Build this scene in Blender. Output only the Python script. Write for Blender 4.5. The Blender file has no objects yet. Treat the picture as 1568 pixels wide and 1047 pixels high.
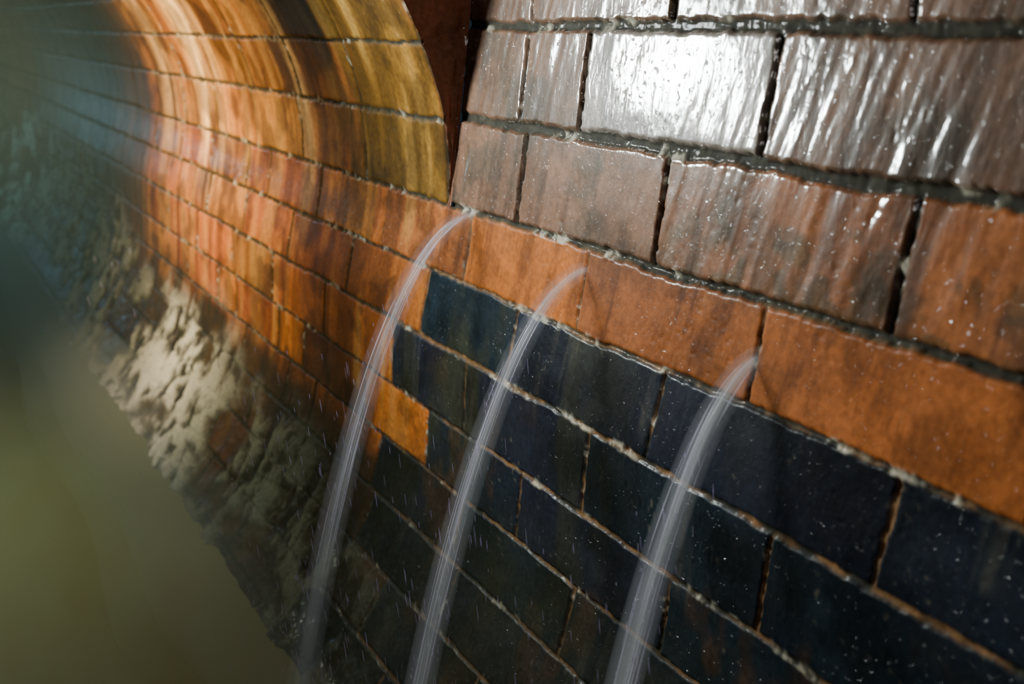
import bpy, math
import numpy as np
from mathutils import Matrix, Vector

# ------------------------------------------------------------------ noise
def _h(xi, yi, seed):
    xi = xi.astype(np.int64); yi = yi.astype(np.int64)
    h = (xi*374761393 + yi*668265263 + seed*974634777) & 0xffffffff
    h = ((h ^ (h >> 13))*1274126177) & 0xffffffff
    h = ((h ^ (h >> 15))*2246822519) & 0xffffffff
    return ((h ^ (h >> 16)) & 0xffffff)/float(0xffffff)
def vn(x, y, seed=0):
    x, y = np.broadcast_arrays(x, y)
    xi = np.floor(x); yi = np.floor(y); fx = x-xi; fy = y-yi
    fx = fx*fx*(3-2*fx); fy = fy*fy*(3-2*fy)
    a = _h(xi, yi, seed); b = _h(xi+1, yi, seed); c = _h(xi, yi+1, seed); d = _h(xi+1, yi+1, seed)
    return (a*(1-fx)+b*fx)*(1-fy)+(c*(1-fx)+d*fx)*fy
def fbm(x, y, seed=0, o=4):
    t = 0; a = .5; n = 0
    for i in range(o):
        t = t+a*vn(x*2**i+i*17.3, y*2**i-i*9.1, seed+i); n += a; a *= .5
    return t/n            # 0..1
def sst(a, b, x):
    t = np.clip((x-a)/(b-a), 0, 1); return t*t*(3-2*t)
def mix(a, b, m):
    return a*(1-m[..., None])+b*m[..., None]
C = lambda *c: np.array(c, dtype=float)

# ------------------------------------------------------------------ profile
base = [(.14,-.885),(.21,-.848),(.277,-.808),(.335,-.76),(.387,-.705),(.43,-.643),(.463,-.578),
        (.483,-.508),(.491,-.435),(.499,-.352),(.517,-.275),(.531,-.198)]
NEAR = np.array(base+[(.545,-.1),(.558,-.003),(.568,.09),(.572,.18),(.568,.27)])
FAR = np.array(base+[(.527,-.103),(.502,-.021),(.465,.05),(.415,.115),(.355,.17)])
XC = -.1
def catmull(N, wg):
    n = len(N)-1
    i = np.clip(np.floor(wg).astype(int), 0, n-1); t = (wg-i)[:, None]
    p0 = N[np.maximum(i-1, 0)]; p1 = N[i]; p2 = N[i+1]; p3 = N[np.minimum(i+2, n)]
    return .5*((2*p1)+(-p0+p2)*t+(2*p0-5*p1+4*p2-p3)*t*t+(-p0+3*p1-3*p2+p3)*t**3)

LB = .23
rng = np.random.RandomState(4)
KN = {12:[.075,.305,.537,.772,.875,1.003], 11:[.16,.398,.638,.857,1.003], 10:[.28,.5045,.729,.946,1.165],
      9:[.364,.598,.826,1.024], 8:[.452,.677,.905,1.09], 7:[.33,.55,.78,.987,1.17], 6:[.44,.673,.89,1.11],
      13:[.20,.43,.66,.875,1.003]}
def joints(row):
    k = KN.get(row)
    if k is None: k = [.3+(row % 2)*.115+rng.uniform(-.03, .03)]
    k = list(k)
    while k[0] > -1.4: k.insert(0, k[0]-LB)
    while k[-1] < 9.5:
        k.append(k[-1]+(LB+rng.uniform(-.008, .008) if rng.rand() > .12 else .115))
    return np.array(k)
JO = {r: joints(r) for r in range(-1, 18)}

def set_attr(me, name, typ, arr):
    a = me.attributes.new(name, typ, 'POINT')
    if typ == 'FLOAT_COLOR':
        b = np.ones((arr.shape[0], 4), dtype=np.float32); b[:, :3] = arr; a.data.foreach_set('color', b.ravel())
    else:
        a.data.foreach_set('value', arr.astype(np.float32))
def grid_mesh(name, co, flip=False):
    nu, nv = co.shape[:2]
    me = bpy.data.meshes.new(name)
    idx = np.arange(nu*nv).reshape(nu, nv)
    q = np.stack([idx[:-1, :-1], idx[1:, :-1], idx[1:, 1:], idx[:-1, 1:]], -1).reshape(-1, 4)
    if flip: q = q[:, ::-1]
    me.vertices.add(nu*nv); me.vertices.foreach_set('co', co.reshape(-1).astype(np.float32))
    me.loops.add(q.size); me.loops.foreach_set('vertex_index', q.ravel().astype(np.int32))
    me.polygons.add(len(q)); me.polygons.foreach_set('loop_start', np.arange(0, q.size, 4, dtype=np.int32))
    me.polygons.foreach_set('loop_total', np.full(len(q), 4, dtype=np.int32))
    me.update(calc_edges=True); me.polygons.foreach_set('use_smooth', np.ones(len(q), dtype=bool))
    return me
def link(name, me, parent=None, mat=None):
    ob = bpy.data.objects.new(name, me); bpy.context.scene.collection.objects.link(ob)
    if parent: ob.parent = parent
    if mat: me.materials.append(mat)
    return ob

def section(name, svals, N, nper, side, far, parent, mat, sd=0):
    n = len(N)-1
    w = np.linspace(0, n, n*nper+1)
    P = catmull(N, w)
    T = np.gradient(P, axis=0); T /= np.linalg.norm(T, axis=1)[:, None]
    NR = np.stack([-T[:, 1], T[:, 0]], 1)          # inward normal (-x)
    S, W = np.meshgrid(svals, w, indexing='ij')
    X = np.broadcast_to(P[:, 0], S.shape); Z = np.broadcast_to(P[:, 1], S.shape)
    V = W*.082
    rh = .080
    wob = (fbm(S/.009, V/.009, 11+sd, 3)-.5)*.0040 + (fbm(S/.09, V/.09, 21+sd, 2)-.5)*.004
    wob2 = (fbm(S/.009, V/.009, 31+sd, 3)-.5)*.0040 + (fbm(S/.09, V/.09, 41+sd, 2)-.5)*.004
    wg = np.clip(W+wob/rh, 0, n-1e-4); Sg = S+wob2
    row = np.floor(wg).astype(int); fr = wg-row
    ew = np.minimum(fr, 1-fr)*rh
    es = np.zeros_like(S); bid = np.zeros(S.shape, int); bc = np.zeros_like(S)
    for r in range(n):
        m = row == r
        if not m.any(): continue
        J = JO[r]; k = np.clip(np.searchsorted(J, Sg[m])-1, 0, len(J)-2)
        a = J[k]; b = J[k+1]
        es[m] = np.minimum(Sg[m]-a, b-Sg[m]); bid[m] = k; bc[m] = (a+b)/2
    r1 = _h(bid, row, 5+sd); r2 = _h(bid, row, 6+sd); r3 = _h(bid, row, 7+sd); r4 = _h(bid, row, 8+sd); r5 = _h(bid, row, 9+sd)
    near_up = ((row >= 11) & (not far)).astype(float)
    jww = .0015+.0019*near_up+ .0022*(fbm(S/.04, V/.04, 51+sd, 3)-.45)+.0009*sst(1.1, 1.8, S)
    jws = .0010+.0011*near_up*(r4 > .3)+.0027*sst(1., 1.6, S)
    e = np.minimum(ew-jww, es-jws)
    m = sst(-.0004, .0018, e)                     # 1 brick 0 mortar
    lump = fbm(S/.007, V/.007, 61+sd, 3)
    lump2 = fbm(S/.025, V/.025, 62+sd, 3)
    # bricks are laid slightly out of plane with each other
    tip = np.ones_like(S)*1.0; off = np.zeros_like(S)
    if not far:
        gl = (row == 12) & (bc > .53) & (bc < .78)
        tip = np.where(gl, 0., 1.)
        off = np.where((row == 12) & (bc > .78), -.010*(S-bc)-.0005, 0)
        off = np.where((row == 12) & (bc < .53), -.004*(S-bc), off)
        off = np.where(row == 13, .035*(fr-.5)*rh, off)
        off = np.where(row == 11, -.006*(fr-.5)*rh, off)
    low_amp = .45+.40*near_up
    hb = off+tip*low_amp*((r1-.5)*.0024+(r2-.5)*.016*(S-bc)+(fr-.5)*(r3-.5)*.0035) \
        + (fbm(S/.045, V/.03, 71+sd, 3)-.5)*.0010*low_amp - .0006*(1-sst(0, .0028, e))
    rip = (fbm((S+.25*V)/.012, V/.055, 81+sd, 3)-.5)
    hb = hb+rip*(.0002+.0017*near_up*sst(.30, .60, fbm(S/.15, V/.1, 82, 2)+.1))
    pit = sst(.80, .9, vn(S/.0035, V/.0035, 91+sd))*sst(.5, .7, fbm(S/.07, V/.07, 92, 2))
    hb = hb-pit*.0004
    hm = -(.0024+.0022*near_up)+.0026*(lump-.4)*sst(.35, .7, lump2)
    h = hb*m+hm*(1-m)
    crust = sst(.56, .70, fbm(S/.03, V/.02, 101+sd, 3))*(1-sst(.0, .0036, e))*sst(.44, .62, lump+.03)
    h = h+crust*(.0014+.0012*sst(1., 1.6, S))
    # mineral deposit band close to the water
    big = fbm(S/.16, V/.09, 111+sd, 5); big2 = fbm(S/.35, V/.12, 112+sd, 3); big3 = fbm(S/.035, V/.03, 113+sd, 4)
    brk = fbm(S/.04, V/.07, 114+sd, 5)
    ztop = -.585+.02*sst(1.4, 2.1, S)+.19*sst(2.3, 3.4, S)
    dm = sst(-.09, .09, ztop-Z+(big2-.5)*.16+(big-.5)*.14)*sst(.90, 1.35, S+(big2-.5)*.4)
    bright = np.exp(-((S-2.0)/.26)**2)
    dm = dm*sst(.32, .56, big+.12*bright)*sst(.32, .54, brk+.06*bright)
    h = h+dm*(.002+.015*(big-.35)+.008*(brk-.4))
    low = sst(-.50, -.66, Z+(big2-.5)*.12)*(0.35+.65*sst(.9, 1.3, S))
    h = h+low*(big3-.5)*.006
    co = np.stack([X+NR[:, 0]*h, S, Z+NR[:, 1]*h], -1)
    if side < 0: co[..., 0] = 2*XC-co[..., 0]
    # ---------------------------------------------------------------- colour
    org = C(.45, .122, .018); org2 = C(.27, .080, .020); gold = C(.44, .20, .028); brown = C(.125, .066, .040)
    blue = C(.0075, .0140, .019)
    col = mix(np.broadcast_to(org, S.shape+(3,)), org2, r1)
    col = mix(col, gold, sst(.45, .9, r2)*.50*(S > 1.2))
    upf = ((row >= 11) & far).astype(float)
    g = upf*(.30+.5*r3)*(.5+.5*sst(.3, .6, fbm(S/.1, V/.2, 121, 3)))
    col = mix(col, gold, g)
    col = mix(col, C(.14, .070, .010), upf*sst(1.70, 1.2, S)*.9*sst(.3, .6, fbm(S/.04, V/.15, 122, 3)+.2))
    if far: col = col*(.55+.60*r5)[..., None]
    if not far:
        col = mix(col, brown, (row >= 12)*1.)
        col = mix(col, brown, (row == 11)*(.50+.45*sst(.35, .7, S)))
        col = mix(col, C(.22, .20, .18), gl*.6)  # paler colour paints in part of this brick's glare
        col = col*(1-.30*(row == 10)*sst(.35, .6, S))[..., None]
        dirt = sst(.5, .62, fbm(S/.02, V/.02, 131, 5)+.45*(.30-fr))*(row == 11)*sst(.70, .55, S)
        col = mix(col, C(.05, .045, .02), dirt*.55)
        dirt = sst(.45, .70, fbm(S/.09, V/.03, 132, 6))*(row <= 10)
        col = mix(col, C(.17, .055, .012), dirt*.30)
        drip = sst(.50, .72, fbm((S+.1*V)/.014, V/.13, 133, 5))*(row >= 10)
        col = col*(1-.40*drip)[..., None]
        grime = sst(.50, .70, fbm(S/.05, V/.035, 134, 6)+.10*(.5-fr))*(row >= 11)*(1-gl)
        col = mix(col, C(.035, .030, .020), grime*.55)
    isb = ((row == 9) & (bc < 1.02)) | ((row == 8) & (bc < 1.09)) | ((row == 7) & (bc < .98)) | ((row == 6) & (bc < 1.1)) | ((row <= 5) & (bc < 1.02))
    isb = isb.astype(float)
    bl = mix(np.broadcast_to(blue, S.shape+(3,)), C(.011, .0120, .021), r2)
    bl = mix(bl, C(.030, .029, .014), sst(.46, .70, fbm(S/.05, V/.14, 141, 5))*.65*sst(.3, .9, S))
    bl = mix(bl, C(.065, .030, .012), sst(.54, .72, fbm(S/.04, V/.08, 142, 5))*.5*sst(-.32, -.48, Z))
    bl = mix(bl, C(.070, .064, .050), sst(.56, .78, fbm(S/.012, V/.16, 143, 5))*sst(.45, .62, fbm(S/.1, V/.1, 144, 3))*.45)
    bl = mix(bl, C(.09, .08, .06), sst(.74, .84, fbm(S/.006, V/.007, 145, 3))*sst(.45, .65, lump2)*.6)
    bl = bl*(1-.5*sst(.48, .68, fbm(S/.07, V/.07, 146, 6)))[..., None]
    col = col*(1-isb[..., None])+bl*isb[..., None]
    # stains running down, then streaks with highlights painted in
    stk = fbm(S/.03, V/.22, 151+sd, 3); stk2 = fbm(S/.05, V/.5, 152+sd, 2)
    k = sst(.52, .70, stk)*.30*(S > .99)*(1-isb)
    col = mix(col, C(.60, .34, .08), k*sst(.9, 1.2, S))
    k = sst(.52, .38, stk)*.60*(S > .99)*(1-isb)
    col = mix(col, col*.32, k)
    bst = np.exp(-((S-1.96-(stk2-.5)*.12)/.055)**2)+.9*np.exp(-((S-1.44-(stk2-.5)*.06)/.020)**2)+.5*np.exp(-((S-2.28)/.06)**2)  # pale mineral streaks, wet highlights put into their colour
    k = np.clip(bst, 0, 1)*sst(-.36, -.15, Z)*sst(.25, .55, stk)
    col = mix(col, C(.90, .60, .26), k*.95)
    col = col*(.72+.56*fbm(S/.02, V/.02, 161+sd, 4))[..., None]
    k = sst(.46, .66, fbm(S/.05, V/.05, 162+sd, 6))
    col = col*(1-(.5 if far else .30)*k)[..., None]
    mort_d = C(.022, .020, .013); mort_l = C(.14, .072, .028)
    lowm = np.clip(isb+(row <= 10)*.4, 0, 1)*sst(1.25, 1.0, S)
    mc = mix(np.broadcast_to(mort_d, S.shape+(3,)), mort_l, lowm*sst(.35, .62, lump2))
    mc = mix(mc, C(.040, .030, .010), sst(1.0, 1.3, S)*.8)
    mc = mc*(.3+1.3*lump)[..., None]
    col = col*m[..., None]+mc*(1-m)[..., None]
    col = mix(col, C(.42, .38, .29), crust*(.25+.45*sst(.5, .7, lump)))
    sl = sst(-.47, -.57, Z+(big2-.5)*.12+(big-.5)*.12)
    col = mix(col, C(.018, .019, .012)*1., sl*(.85+.15*big)*(1-.4*isb))
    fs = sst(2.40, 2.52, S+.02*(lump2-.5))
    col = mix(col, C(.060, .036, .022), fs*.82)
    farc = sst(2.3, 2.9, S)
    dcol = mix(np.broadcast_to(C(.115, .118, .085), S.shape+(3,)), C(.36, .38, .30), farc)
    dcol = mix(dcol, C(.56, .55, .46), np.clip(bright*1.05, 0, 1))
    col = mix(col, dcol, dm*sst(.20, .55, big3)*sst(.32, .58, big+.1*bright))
    col = mix(col, C(.035, .036, .024), dm*sst(.45, .25, big3)*.75)
    col = np.clip(col, .003, .9)
    rough = .45+.16*(fbm(S/.03, V/.03, 171, 3)-.5)+(1-m)*.3+.35*dm
    rough = rough-.06*isb
    me = grid_mesh(name, co, flip=(side < 0))
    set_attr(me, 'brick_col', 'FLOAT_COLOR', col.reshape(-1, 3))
    set_attr(me, 'brick_rough', 'FLOAT', rough.ravel())
    patch = sst(.42, .62, fbm(S/.06, V/.10, 181, 5))
    wet = m*(1-.95*dm)*(1-.95*farc)*(1-.92*sl*sst(.9, 1.2, S))*(.45+.50*near_up)*(1-(.60-.10*near_up)*patch)
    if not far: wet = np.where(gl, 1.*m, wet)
    wet = wet*(near_up+(1-near_up)*sst(.001, .006, e))+.06*(1-m)
    set_attr(me, 'brick_wet', 'FLOAT', wet.ravel())
    return link(name, me, parent, mat)

# ------------------------------------------------------------------ materials
def new_mat(name):
    m = bpy.data.materials.new(name); m.use_nodes = True
    nt = m.node_tree; nt.nodes.clear()
    return m, nt, nt.nodes, nt.links
def wall_material():
    m, nt, N, L = new_mat('wet_glazed_brick')
    out = N.new('ShaderNodeOutputMaterial'); p = N.new('ShaderNodeBsdfPrincipled'); L.new(p.outputs[0], out.inputs[0])
    ac = N.new('ShaderNodeAttribute'); ac.attribute_name = 'brick_col'
    ar = N.new('ShaderNodeAttribute'); ar.attribute_name = 'brick_rough'
    aw = N.new('ShaderNodeAttribute'); aw.attribute_name = 'brick_wet'
    tc = N.new('ShaderNodeTexCoord')
    n1 = N.new('ShaderNodeTexNoise'); n1.inputs['Scale'].default_value = 180; n1.inputs['Detail'].default_value = 4
    L.new(tc.outputs['Object'], n1.inputs['Vector'])
    mr = N.new('ShaderNodeMapRange'); mr.inputs[1].default_value = .3; mr.inputs[2].default_value = .7
    mr.inputs[3].default_value = .75; mr.inputs[4].default_value = 1.2; L.new(n1.outputs[0], mr.inputs[0])
    mul = N.new('ShaderNodeVectorMath'); mul.operation = 'SCALE'
    L.new(ac.outputs['Color'], mul.inputs[0]); L.new(mr.outputs[0], mul.inputs['Scale'])
    L.new(mul.outputs[0], p.inputs['Base Color'])
    mp = N.new('ShaderNodeMapping'); mp.inputs['Scale'].default_value = (170, 170, 60); mp.inputs['Rotation'].default_value = (.22, 0, 0)
    L.new(tc.outputs['Object'], mp.inputs['Vector'])
    n2 = N.new('ShaderNodeTexNoise'); n2.inputs['Scale'].default_value = 1; n2.inputs['Detail'].default_value = 3; n2.inputs['Distortion'].default_value = .6
    L.new(mp.outputs[0], n2.inputs['Vector'])
    b1 = N.new('ShaderNodeBump'); b1.inputs['Strength'].default_value = .32; b1.inputs['Distance'].default_value = .0010
    L.new(n2.outputs[0], b1.inputs['Height'])
    n3 = N.new('ShaderNodeTexNoise'); n3.inputs['Scale'].default_value = 420; n3.inputs['Detail'].default_value = 2
    L.new(tc.outputs['Object'], n3.inputs['Vector'])
    b2 = N.new('ShaderNodeBump'); b2.inputs['Strength'].default_value = .22; b2.inputs['Distance'].default_value = .0006
    L.new(n3.outputs[0], b2.inputs['Height']); L.new(b1.outputs[0], b2.inputs['Normal'])
    L.new(b2.outputs[0], p.inputs['Normal'])
    # clinging droplets
    n4 = N.new('ShaderNodeTexNoise'); n4.inputs['Scale'].default_value = 190; n4.inputs['Detail'].default_value = 1
    L.new(tc.outputs['Object'], n4.inputs['Vector'])
    m4 = N.new('ShaderNodeMapRange'); m4.interpolation_type = 'SMOOTHSTEP'; m4.inputs[1].default_value = .64; m4.inputs[2].default_value = .75
    L.new(n4.outputs[0], m4.inputs[0])
    b3 = N.new('ShaderNodeBump'); b3.inputs['Strength'].default_value = .9; b3.inputs['Distance'].default_value = .0012
    L.new(m4.outputs[0], b3.inputs['Height']); L.new(b1.outputs[0], b3.inputs['Normal'])
    L.new(ar.outputs['Fac'], p.inputs['Roughness']); p.inputs['Specular IOR Level'].default_value = .10
    L.new(aw.outputs['Fac'], p.inputs['Coat Weight']); p.inputs['Coat Roughness'].default_value = .12
    p.inputs['Coat IOR'].default_value = 1.55
    L.new(b3.outputs[0], p.inputs['Coat Normal'])
    return m
MW = wall_material()

def water_material():
    m, nt, N, L = new_mat('murky_sewer_water')
    out = N.new('ShaderNodeOutputMaterial'); p = N.new('ShaderNodeBsdfPrincipled'); L.new(p.outputs[0], out.inputs[0])
    tc = N.new('ShaderNodeTexCoord'); n = N.new('ShaderNodeTexNoise'); n.inputs['Scale'].default_value = 2.0
    L.new(tc.outputs['Object'], n.inputs['Vector'])
    cr = N.new('ShaderNodeValToRGB'); cr.color_ramp.elements[0].color = (.085, .092, .034, 1); cr.color_ramp.elements[1].color = (.105, .118, .050, 1)
    cr.color_ramp.elements[0].position = .3; cr.color_ramp.elements[1].position = .7
    L.new(n.outputs[0], cr.inputs[0]); L.new(cr.outputs[0], p.inputs['Base Color'])
    p.inputs['Roughness'].default_value = .6
    return m
def volume_mat(name, colr, dens, ani=.1):
    m, nt, N, L = new_mat(name)
    out = N.new('ShaderNodeOutputMaterial'); v = N.new('ShaderNodeVolumeScatter')
    v.inputs['Color'].default_value = colr; v.inputs['Density'].default_value = dens; v.inputs['Anisotropy'].default_value = ani
    L.new(v.outputs[0], out.inputs['Volume'])
    return m
def strand_mat():
    m, nt, N, L = new_mat('water_strand')
    out = N.new('ShaderNodeOutputMaterial'); p = N.new('ShaderNodeBsdfPrincipled'); L.new(p.outputs[0], out.inputs[0])
    p.inputs['Base Color'].default_value = (.80, .76, .92, 1); p.inputs['Roughness'].default_value = .15; p.inputs['Alpha'].default_value = .35
    return m

# ------------------------------------------------------------------ walls
def srange(a, b, f):
    s = [a]
    while s[-1] < b: s.append(s[-1]+f(s[-1]))
    s[-1] = b; return np.array(s)
wr = bpy.data.objects.new('wall_right', None); bpy.context.scene.collection.objects.link(wr)
wl = bpy.data.objects.new('wall_left', None); bpy.context.scene.collection.objects.link(wl)
fn = lambda s: .0013*(1+s*s) if s > .2 else .005
fn2 = lambda s: .0012*(1+.5*s*s)
SE = 1.0
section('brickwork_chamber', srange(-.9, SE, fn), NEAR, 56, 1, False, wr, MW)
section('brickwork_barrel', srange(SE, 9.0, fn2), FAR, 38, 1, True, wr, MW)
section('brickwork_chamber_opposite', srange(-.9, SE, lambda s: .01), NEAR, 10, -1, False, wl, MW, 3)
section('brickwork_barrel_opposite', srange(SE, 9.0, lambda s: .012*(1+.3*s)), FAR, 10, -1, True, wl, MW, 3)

def crown(N, n, top):
    x0, z0 = N[-1]; pts = []
    for t in np.linspace(0, 1, n):
        a = math.pi*t
        pts.append((XC+(x0-XC)*math.cos(a), z0+(top-z0)*math.sin(a)))
    return np.array(pts)
def vault(name, N, top, svals, parent):
    P = crown(N, 90, top)
    S, K = np.meshgrid(svals, np.arange(90), indexing='ij')
    arc = np.r_[0, np.cumsum(np.linalg.norm(np.diff(P, axis=0), axis=1))]
    A = arc[K]
    row = np.floor(A/.08).astype(int); fr = A/.08-row
    so = S+(row % 2)*.115; b = np.floor(so/.23).astype(int)
    e = np.minimum(np.minimum(fr, 1-fr)*.08, np.minimum(so/.23-b, 1-so/.23+b)*.23)
    m = sst(.003, .008, e); r = _h(b, row, 77)
    h = m*.004+.004*(fbm(S/.03, A/.03, 5, 3)-.5)
    ctr = np.array([XC, N[-1][1]])
    D = ctr-P; D /= np.linalg.norm(D, axis=1)[:, None]
    co = np.stack([P[K, 0]+D[K, 0]*h, S, P[K, 1]+D[K, 1]*h], -1)
    col = mix(np.broadcast_to(C(.34, .12, .035), S.shape+(3,)), C(.2, .13, .04), r)*(.3+.7*m)[..., None]
    me = grid_mesh(name, co)
    set_attr(me, 'brick_col', 'FLOAT_COLOR', col.reshape(-1, 3)); set_attr(me, 'brick_rough', 'FLOAT', np.full(S.size, .35)); set_attr(me, 'brick_wet', 'FLOAT', np.full(S.size, .4))
    return link(name, me, parent, MW)
ceil = bpy.data.objects.new('ceiling', None); bpy.context.scene.collection.objects.link(ceil)
vault('chamber_vault', NEAR, .75, np.arange(-.9, SE+.001, .01), ceil)
vault('barrel_vault', FAR, .36, np.linspace(SE, 9, 300), ceil)

# step between chamber and barrel (ring of brick ends)
def outline(N, top):
    w = np.linspace(11, len(N)-1, 5*24+1); R = catmull(N, w)
    Lf = R.copy(); Lf[:, 0] = 2*XC-Lf[:, 0]
    return np.concatenate([R, crown(N, 90, top)[1:-1], Lf[::-1]])
on = outline(NEAR, .75); of = outline(FAR, .36)
K = 14; t = np.linspace(0, 1, K)
U = on[:, None]*(1-t[None, :, None])+of[:, None]*t[None, :, None]
ar = np.arange(len(on))[:, None]*np.ones((1, K)); tt = np.ones((len(on), 1))*t[None]
br = np.floor(ar/24).astype(int)
hh = (fbm(ar/5., tt*4, 9, 4)-.5)*.008-.004*sst(.10, .0, np.minimum(ar/24-br, 1-ar/24+br))
hh[:, 0] = .003
co = np.stack([U[..., 0], SE-hh-.0005, U[..., 1]], -1)
col = mix(np.broadcast_to(C(.34, .11, .055), ar.shape+(3,)), C(.15, .075, .045), fbm(ar/8., tt*3, 19, 4))
me = grid_mesh('step', co, flip=True)
set_attr(me, 'brick_col', 'FLOAT_COLOR', col.reshape(-1, 3)); set_attr(me, 'brick_rough', 'FLOAT', np.full(ar.size, .5)); set_attr(me, 'brick_wet', 'FLOAT', np.full(ar.size, .3))
link('brick_ring_face', me, ceil, MW)

# floor (invert) and water
xs = np.linspace(2*XC-.14, .14, 30); ys = np.linspace(-.9, 9, 200)
Y, Xx = np.meshgrid(ys, xs, indexing='ij')
Zf = -.885-.05*(1-((Xx-XC)/.24)**2)
me = grid_mesh('floor', np.stack([Xx, Y, Zf], -1), flip=True)
set_attr(me, 'brick_col', 'FLOAT_COLOR', np.tile(C(.08, .06, .03), (Xx.size, 1))); set_attr(me, 'brick_rough', 'FLOAT', np.full(Xx.size, .6))
link('floor', me, None, MW)
xs = np.linspace(2*XC-.345, .345, 90); ys = srange(-.9, 9, lambda s: .012+.01*max(s, 0))
Y, Xx = np.meshgrid(ys, xs, indexing='ij')
Zw = -.77+.012*(fbm(Xx/.12, Y/.22, 7, 3)-.5)
me = grid_mesh('sewer_water', np.stack([Xx, Y, Zw], -1), flip=True)
link('sewer_water', me, None, water_material())

# mist hanging in the barrel
def prism(name, x0, x1, y0, y1, z0, z1, mat, parent=None):
    v = [(x, y, z) for y in (y0, y1) for x, z in ((x0, z0), (x1, z0), (x1+.16, (z0+z1)/2), (x1+.1, z1), (x0-.1, z1), (x0-.16, (z0+z1)/2))]
    f = [tuple(range(6)), tuple(range(11, 5, -1))]+[(i, i+6, (i+1) % 6+6, (i+1) % 6) for i in range(6)]
    me = bpy.data.meshes.new(name); me.from_pydata(v, [], f); me.update()
    import bmesh
    b = bmesh.new(); b.from_mesh(me); bmesh.ops.recalc_face_normals(b, faces=b.faces); b.to_mesh(me); b.free()
    return link(name, me, parent, mat)
mist = bpy.data.objects.new('mist', None); bpy.context.scene.collection.objects.link(mist)
prism('barrel_mist', -.50, .30, 1.3, 8.8, -.755, .12, volume_mat('spray_mist', (.50, .80, .80, 1), .075, .1), mist)

# ------------------------------------------------------------------ water jets
def tube(path, rad, sides=16, B=(0, 1., 0)):
    path = np.array(path); n = len(path)
    T = np.gradient(path, axis=0); T /= np.linalg.norm(T, axis=1)[:, None]
    B = np.array(B, dtype=float); vs = []; fs = []
    for i in range(n):
        Nn = np.cross(T[i], B); Nn /= np.linalg.norm(Nn)
        for k in range(sides):
            a = 2*math.pi*k/sides
            vs.append(path[i]+rad[i]*(math.cos(a)*Nn+math.sin(a)*B))
    for i in range(n-1):
        for k in range(sides):
            fs.append(((i+1)*sides+k, (i+1)*sides+(k+1) % sides, i*sides+(k+1) % sides, i*sides+k))
    fs.append(tuple(range(sides))); fs.append(tuple((n-1)*sides+k for k in range(sides))[::-1])
    return vs, fs
# splash haze along the waterline
ML = volume_mat('splash_haze', (.80, .90, .76, 1), .7, .1)
for nm, R0 in (('splash_outer', .12), ('splash_inner', .07)):
    ss = np.linspace(.75, 4.2, 40)
    v, f = tube([(.27, s, -.735) for s in ss], [R0*min(1, (s-.70)/.5, (4.3-s)/.8)*(1+.12*math.sin(7*s)) for s in ss], 20, (0, 0, 1.))
    me = bpy.data.meshes.new(nm); me.from_pydata([tuple(a) for a in v], [], f); me.update(); link(nm, me, mist, ML)

MS = strand_mat()
JETS = [(.531, .944, -.199, 9.3, .0048, .0105, 1, .60), (.530, .729, -.217, 10.7, .0046, .0094, 2, .80), (.530, .5045, -.238, 15.8, .0054, .0098, 3, 1.1)]
def jet(x0, s0, z0, c, r0, r1, seed, dk):
    MJ = volume_mat('falling_water_core', (.96, .92, 1, 1), 55*dk); MJ2 = volume_mat('falling_water_body', (.96, .92, 1, 1), 15*dk); MH = volume_mat('falling_water_spray', (.94, .90, 1, 1), 6*dk)
    e = bpy.data.objects.new('water_jet', None); bpy.context.scene.collection.objects.link(e)
    dmax = math.sqrt((.765+z0)/c); rr = np.random.RandomState(seed)
    dl = dmax*np.linspace(0, 1, 60)**.8
    path = [(x0+.004-d, s0, z0-c*d*d) for d in dl]
    rad = [r0+(r1-r0)*(d/dmax)**.8 for d in dl]; rad[0] *= .5
    for nm, k, mt, en in (('core', .50, MJ, 42), ('body', .85, MJ2, 60), ('spray', 1.75, MH, 60)):
        rk = [q*k for q in rad][:en]
        if en < 60: rk = [q*min(1, (en-i)/26.) for i, q in enumerate(rk)]
        v, f = tube(path[:en], rk, 20); me = bpy.data.meshes.new(nm); me.from_pydata([tuple(a) for a in v], [], f)
        link(nm, me, e, mt)
    V = []; F = []
    for q in range(34):
        a = rr.uniform(0, 6.28); ro = math.sqrt(rr.rand())*1.5
        st = int(rr.uniform(0, 44)); en = min(59, st+int(rr.uniform(6, 20)))
        pp = []; rd = []
        for i in range(st, en):
            d = dl[i]; R = rad[i]*ro
            pp.append((x0+.003-d+R*math.cos(a)*.8, s0+R*math.sin(a), z0-c*d*d+R*math.cos(a)*.4))
            rd.append(.00030*math.sin(math.pi*(i-st+.5)/(en-st)))
        v, f = tube(pp, rd, 5); o = len(V); V += [tuple(a_) for a_ in v]; F += [tuple(j+o for j in ff) for ff in f]
    me = bpy.data.meshes.new('strands'); me.from_pydata(V, [], F); me.polygons.foreach_set('use_smooth', np.ones(len(F), dtype=bool))
    link('strands', me, e, MS)
for j_ in JETS: jet(*j_)

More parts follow.
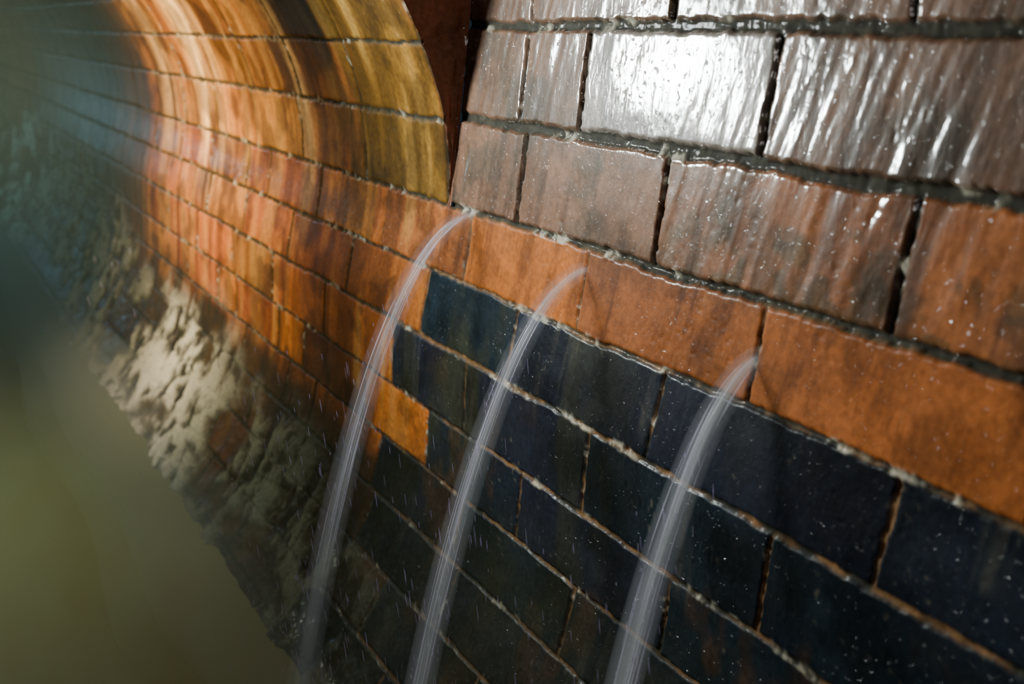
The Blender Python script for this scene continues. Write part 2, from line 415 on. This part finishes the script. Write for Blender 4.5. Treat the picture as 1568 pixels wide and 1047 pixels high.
# thin drops falling past the lower courses and torn off the jets
rr = np.random.RandomState(12); V = []; F = []
for q in range(520):
    if q < 260:
        s = rr.uniform(.45, 1.15); z = rr.uniform(-.74, -.36); x = .44-rr.uniform(0, .16)-.25*max(0, -z-.5)
    elif q < 300:
        s = rr.uniform(1.2, 2.3); z = rr.uniform(-.74, -.36); x = .40-rr.uniform(0, .16)-.25*max(0, -z-.5)
    else:
        x0, s0, z0, c = JETS[q % 3][:4]; z = rr.uniform(-.74, z0-.06); d = math.sqrt((z0-z)/c); sp = .006+.022*(z0-z)/.5
        x = x0-d+rr.normal(0, sp); s = s0+rr.normal(0, sp)
    ln = rr.uniform(.003, .020); r = rr.uniform(.00015, .00036)
    pp = [(x+.02*ln*i, s, z-ln*i/5.) for i in range(6)]
    v, f = tube(pp, [r*math.sin(math.pi*(i+.4)/5.8)+.00003 for i in range(6)], 6)
    o = len(V); V += [tuple(a_) for a_ in v]; F += [tuple(j+o for j in ff) for ff in f]
me = bpy.data.meshes.new('falling_drops'); me.from_pydata(V, [], F); me.polygons.foreach_set('use_smooth', np.ones(len(F), dtype=bool))
m_, nt, N_, L_ = new_mat('water_drop'); o_ = N_.new('ShaderNodeOutputMaterial'); p_ = N_.new('ShaderNodeBsdfPrincipled'); L_.new(p_.outputs[0], o_.inputs[0])
p_.inputs['Base Color'].default_value = (.66, .58, .88, 1); p_.inputs['Roughness'].default_value = .15; p_.inputs['Alpha'].default_value = .6
link('falling_drops', me, None, m_)

# ------------------------------------------------------------------ camera
cam = bpy.data.cameras.new('camera'); co_ = bpy.data.objects.new('camera', cam); bpy.context.scene.collection.objects.link(co_)
cam.lens = 35; cam.sensor_width = 36; cam.clip_start = .01
co_.matrix_world = Matrix(((.8517, .1598, -.4988, 0), (-.5238, .2598, -.8112, 0), (0, .9523, .3050, 0), (0, 0, 0, 1)))
cam.dof.use_dof = True; cam.dof.focus_distance = .95; cam.dof.aperture_fstop = 5.2
bpy.context.scene.camera = co_

# ------------------------------------------------------------------ lights
def area(name, loc, tgt, size, power, col, spread=180):
    l = bpy.data.lights.new(name, 'AREA'); l.shape = 'DISK'; l.size = size; l.energy = power; l.color = col; l.spread = math.radians(spread)
    o = bpy.data.objects.new(name, l); bpy.context.scene.collection.objects.link(o); o.location = loc
    o.rotation_euler = (Vector(tgt)-Vector(loc)).to_track_quat('-Z', 'Y').to_euler(); return o
area('work_light', (.03, 1.26, .075), (.555, .64, -.12), .14, 6.6, (.91, 1, .97), 105)
area('barrel_fill_light', (-.25, 1.9, .0), (.5, 2.0, -.15), .18, 9, (1, .76, .44), 95)  # added warm light out of view, brightens the barrel wall
area('fill_light', (-.35, -.1, .35), (.5, .55, -.35), .25, 1.8, (1, .93, .88))  # soft fill added beside the camera for the near wall
area('water_fill_light', (-.30, 1.7, .10), (-.05, 1.8, -.77), .25, 4.2, (.86, 1, .80), 130)  # added overhead light, unseen, to brighten the water
area('distant_light', (-.5, 5.2, .0), (.3, 3.6, -.4), .5, 6, (.32, .76, 1))
w = bpy.data.worlds.new('world'); bpy.context.scene.world = w; w.use_nodes = True
w.node_tree.nodes['Background'].inputs[0].default_value = (.02, .035, .05, 1); w.node_tree.nodes['Background'].inputs[1].default_value = .5
